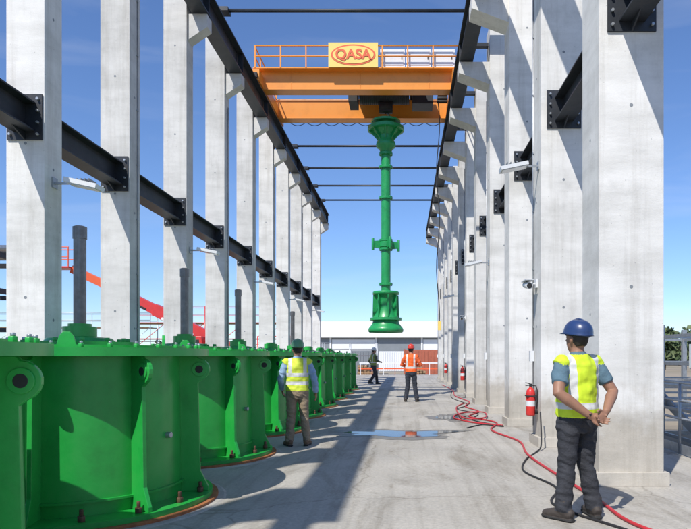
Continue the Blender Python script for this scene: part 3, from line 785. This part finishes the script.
    for sx in (-1,1):
        c=H((sx*.031,.083,.080))
        b.tube([c+Rh@V((0,-.008,0)),c+Rh@V((0,.0,0)),c+Rh@V((0,.007,0)),c+Rh@V((0,.011,0))],[.006,.012,.010,.003],'eye',12)
        b.tube([c+Rh@V((0,.008,0)),c+Rh@V((0,.0125,0))],[.0055,.004],'iris',10)
    b.fin(root)
    b=B('hard_hat'); hm=C['helmet']; mi=b.mi(hm); n=36; rings=[]
    for j in range(10):
        t=j/9; a=t*math.pi/2
        rx=.108*math.cos(a)**.75 if t<1 else 0.0005; ry=.134*math.cos(a)**.75 if t<1 else .0005; z=.125+.128*math.sin(a)
        ring=[]
        for k in range(n):
            th=2*math.pi*k/n; rid=.004*(1 if abs(math.sin(th+math.pi/2))<.22 else 0)
            ring.append(b.bm.verts.new(H((math.cos(th)*rx,math.sin(th)*ry-.003,z+rid))))
        rings.append(ring)
    brim=[]
    for k in range(n):
        th=2*math.pi*k/n; s=math.sin(th); ex=.008+(.045*max(0,s)**2)
        brim.append(b.bm.verts.new(H((math.cos(th)*(.108+ex*.6),s*(.134+ex)-.003,.115-.012*max(0,s)))))
    inner=[b.bm.verts.new(H((math.cos(2*math.pi*k/n)*.10,math.sin(2*math.pi*k/n)*.126-.003,.111))) for k in range(n)]
    seq=[inner,brim]+rings
    for i in range(len(seq)-1):
        for k in range(n):
            f=b.bm.faces.new([seq[i][k],seq[i][(k+1)%n],seq[i+1][(k+1)%n],seq[i+1][k]]); f.material_index=mi; f.smooth=True
    b.tube([H((0,-.12+.24*i/10,.131+.126*math.sin(math.pi*(i+.6)/11.2)**.6)) for i in range(11)],[(.016,.006)]*11,hm,8,True,Rh@V((1,0,0)))
    b.tube([H((math.cos(a)*.088,math.sin(a)*.108,.105)) for a in [2*math.pi*k/20 for k in range(21)]],.006,'black',6)
    b.fin(root)
    return root

D=dict
person('worker_hands_behind_back',(1.60,5.72,0),R(26),
  D(hyaw=R(2),hpitch=R(8),belly=.03,
    elL=(-.29,-.11,1.15),wrL=(-.075,-.225,.955),pnL=(0,-1,.1),sdL=(.1,0,-1),fdL=(.9,-.15,-.25),
    elR=(.28,-.11,1.15),wrR=(.085,-.235,.985),pnR=(0,-1,.2),sdR=(-.1,0,1) ,fdR=(-.75,-.15,-.45),curl=.45,
    knL=(-.10,.02,.49),anL=(-.145,.0,.09),knR=(.105,.02,.49),anR=(.16,-.02,.09),toeL=.25,toeR=-.35),
  D(skin='skin2',hair='hair',shirt='teal',vest='vest1',trousers='navy',boot='boot',helmet='hblue'),1.02,.0075,1.1)
person('worker_in_yellow_vest',(-1.78,10.35,0),R(12),
  D(hyaw=R(10),hpitch=R(4),
    elL=(-.27,-.02,1.13),wrL=(-.24,.14,.95),pnL=(1,0,0),sdL=(0,1,.3),
    elR=(.275,-.03,1.13),wrR=(.30,.06,.90),pnR=(-1,0,0),sdR=(0,1,.3),curl=.35,
    knL=(-.10,.03,.49),anL=(-.13,.0,.09),knR=(.105,.02,.49),anR=(.15,.0,.09),toeL=.3,toeR=-.3),
  D(skin='skin2',hair='hair',shirt='ltblue',sleeve='long',vest='vest2',trousers='khaki',boot='bootb',helmet='hgreen'),.99,.0085,1.04)
person('worker_in_orange_vest',(.23,20.3,0),R(-8),
  D(hyaw=R(-12),hpitch=R(2),
    elL=(-.30,.02,1.15),wrL=(-.16,.24,1.10),pnL=(1,0,0),sdL=(0,0,1),
    elR=(.30,.02,1.15),wrR=(.17,.24,1.12),pnR=(-1,0,0),sdR=(0,0,1),curl=.5,
    knL=(-.11,.03,.49),anL=(-.17,.0,.09),knR=(.115,.02,.49),anR=(.18,.02,.09)),
  D(skin='skin',hair='hair',shirt='orshirt',sleeve='long',vest='vest3',trousers='jeans',boot='boot',helmet='hred'),1.05,.011)
person('worker_walking',(-1.62,33.0,0),R(-60),
  D(hyaw=0,hpitch=R(-6),
    elL=(-.26,-.12,1.14),wrL=(-.25,.05,.95),pnL=(1,0,0),sdL=(0,1,0),
    elR=(.26,.05,1.15),wrR=(.22,.24,1.10),pnR=(-1,0,0),sdR=(0,0,1),curl=.4,
    knL=(-.09,.19,.53),anL=(-.09,.24,.09),knR=(.09,.02,.50),anR=(.09,-.26,.12)),
  D(skin='skin2',hair='hair',shirt='olive',sleeve='long',vest='vest4',trousers='navy',boot='boot',helmet='hwhite'),1.08,.012)

# ---------------------------------------------------------------- light
sv=Vector((-.39,-.72,1)).normalized()
el=math.asin(sv.z); az=math.atan2(sv.x,sv.y)
sd=bpy.data.lights.new('sun','SUN'); sd.energy=5.0; sd.angle=R(.5); sd.color=(1,.955,.88)
so=bpy.data.objects.new('sun',sd); scene.collection.objects.link(so); so.rotation_euler=(-sv).to_track_quat('-Z','Y').to_euler(); so.location=(-20,-30,60)
W=bpy.data.worlds.new('World'); scene.world=W; W.use_nodes=True; nt=W.node_tree; N=nt.nodes; L=nt.links
bg=N['Background']; sk=N.new('ShaderNodeTexSky'); sk.sky_type='NISHITA'; sk.sun_disc=False; sk.sun_elevation=el; sk.sun_rotation=az
sk.air_density=1.0; sk.dust_density=.1; sk.ozone_density=2.5; sk.altitude=300
hs=N.new('ShaderNodeMixRGB'); hs.blend_type='MULTIPLY'; hs.inputs['Fac'].default_value=1; hs.inputs['Color2'].default_value=(.80,.95,1.22,1); L.new(sk.outputs['Color'],hs.inputs['Color1'])
tcn=N.new('ShaderNodeTexCoord'); mp=N.new('ShaderNodeMapping'); mp.inputs['Scale'].default_value=(1.2,1.2,6); L.new(tcn.outputs['Generated'],mp.inputs['Vector'])
n=N.new('ShaderNodeTexNoise'); n.inputs['Scale'].default_value=2.2; n.inputs['Detail'].default_value=8; n.inputs['Distortion'].default_value=.6; L.new(mp.outputs['Vector'],n.inputs['Vector'])
r=N.new('ShaderNodeValToRGB'); r.color_ramp.elements[0].position=.50; r.color_ramp.elements[1].position=.85; r.color_ramp.elements[0].color=(0,0,0,1); r.color_ramp.elements[1].color=(.22,.22,.22,1)
L.new(n.outputs['Fac'],r.inputs['Fac'])
mx=N.new('ShaderNodeMixRGB'); mx.inputs['Color2'].default_value=(7,7.3,7.8,1); L.new(r.outputs['Color'],mx.inputs['Fac']); L.new(hs.outputs['Color'],mx.inputs['Color1'])
L.new(mx.outputs['Color'],bg.inputs['Color']); bg.inputs['Strength'].default_value=.135

cd=bpy.data.cameras.new('camera'); co=bpy.data.objects.new('camera',cd); scene.collection.objects.link(co); scene.camera=co
co.location=(0,0,1.5); co.rotation_euler=(R(90),0,0); cd.sensor_width=36; cd.lens=36*620/691; cd.shift_x=-58.5/691; cd.shift_y=91.5/691
cd.clip_start=.05; cd.clip_end=6000
scene.view_settings.view_transform='Standard'; scene.view_settings.look='None'; scene.view_settings.exposure=0
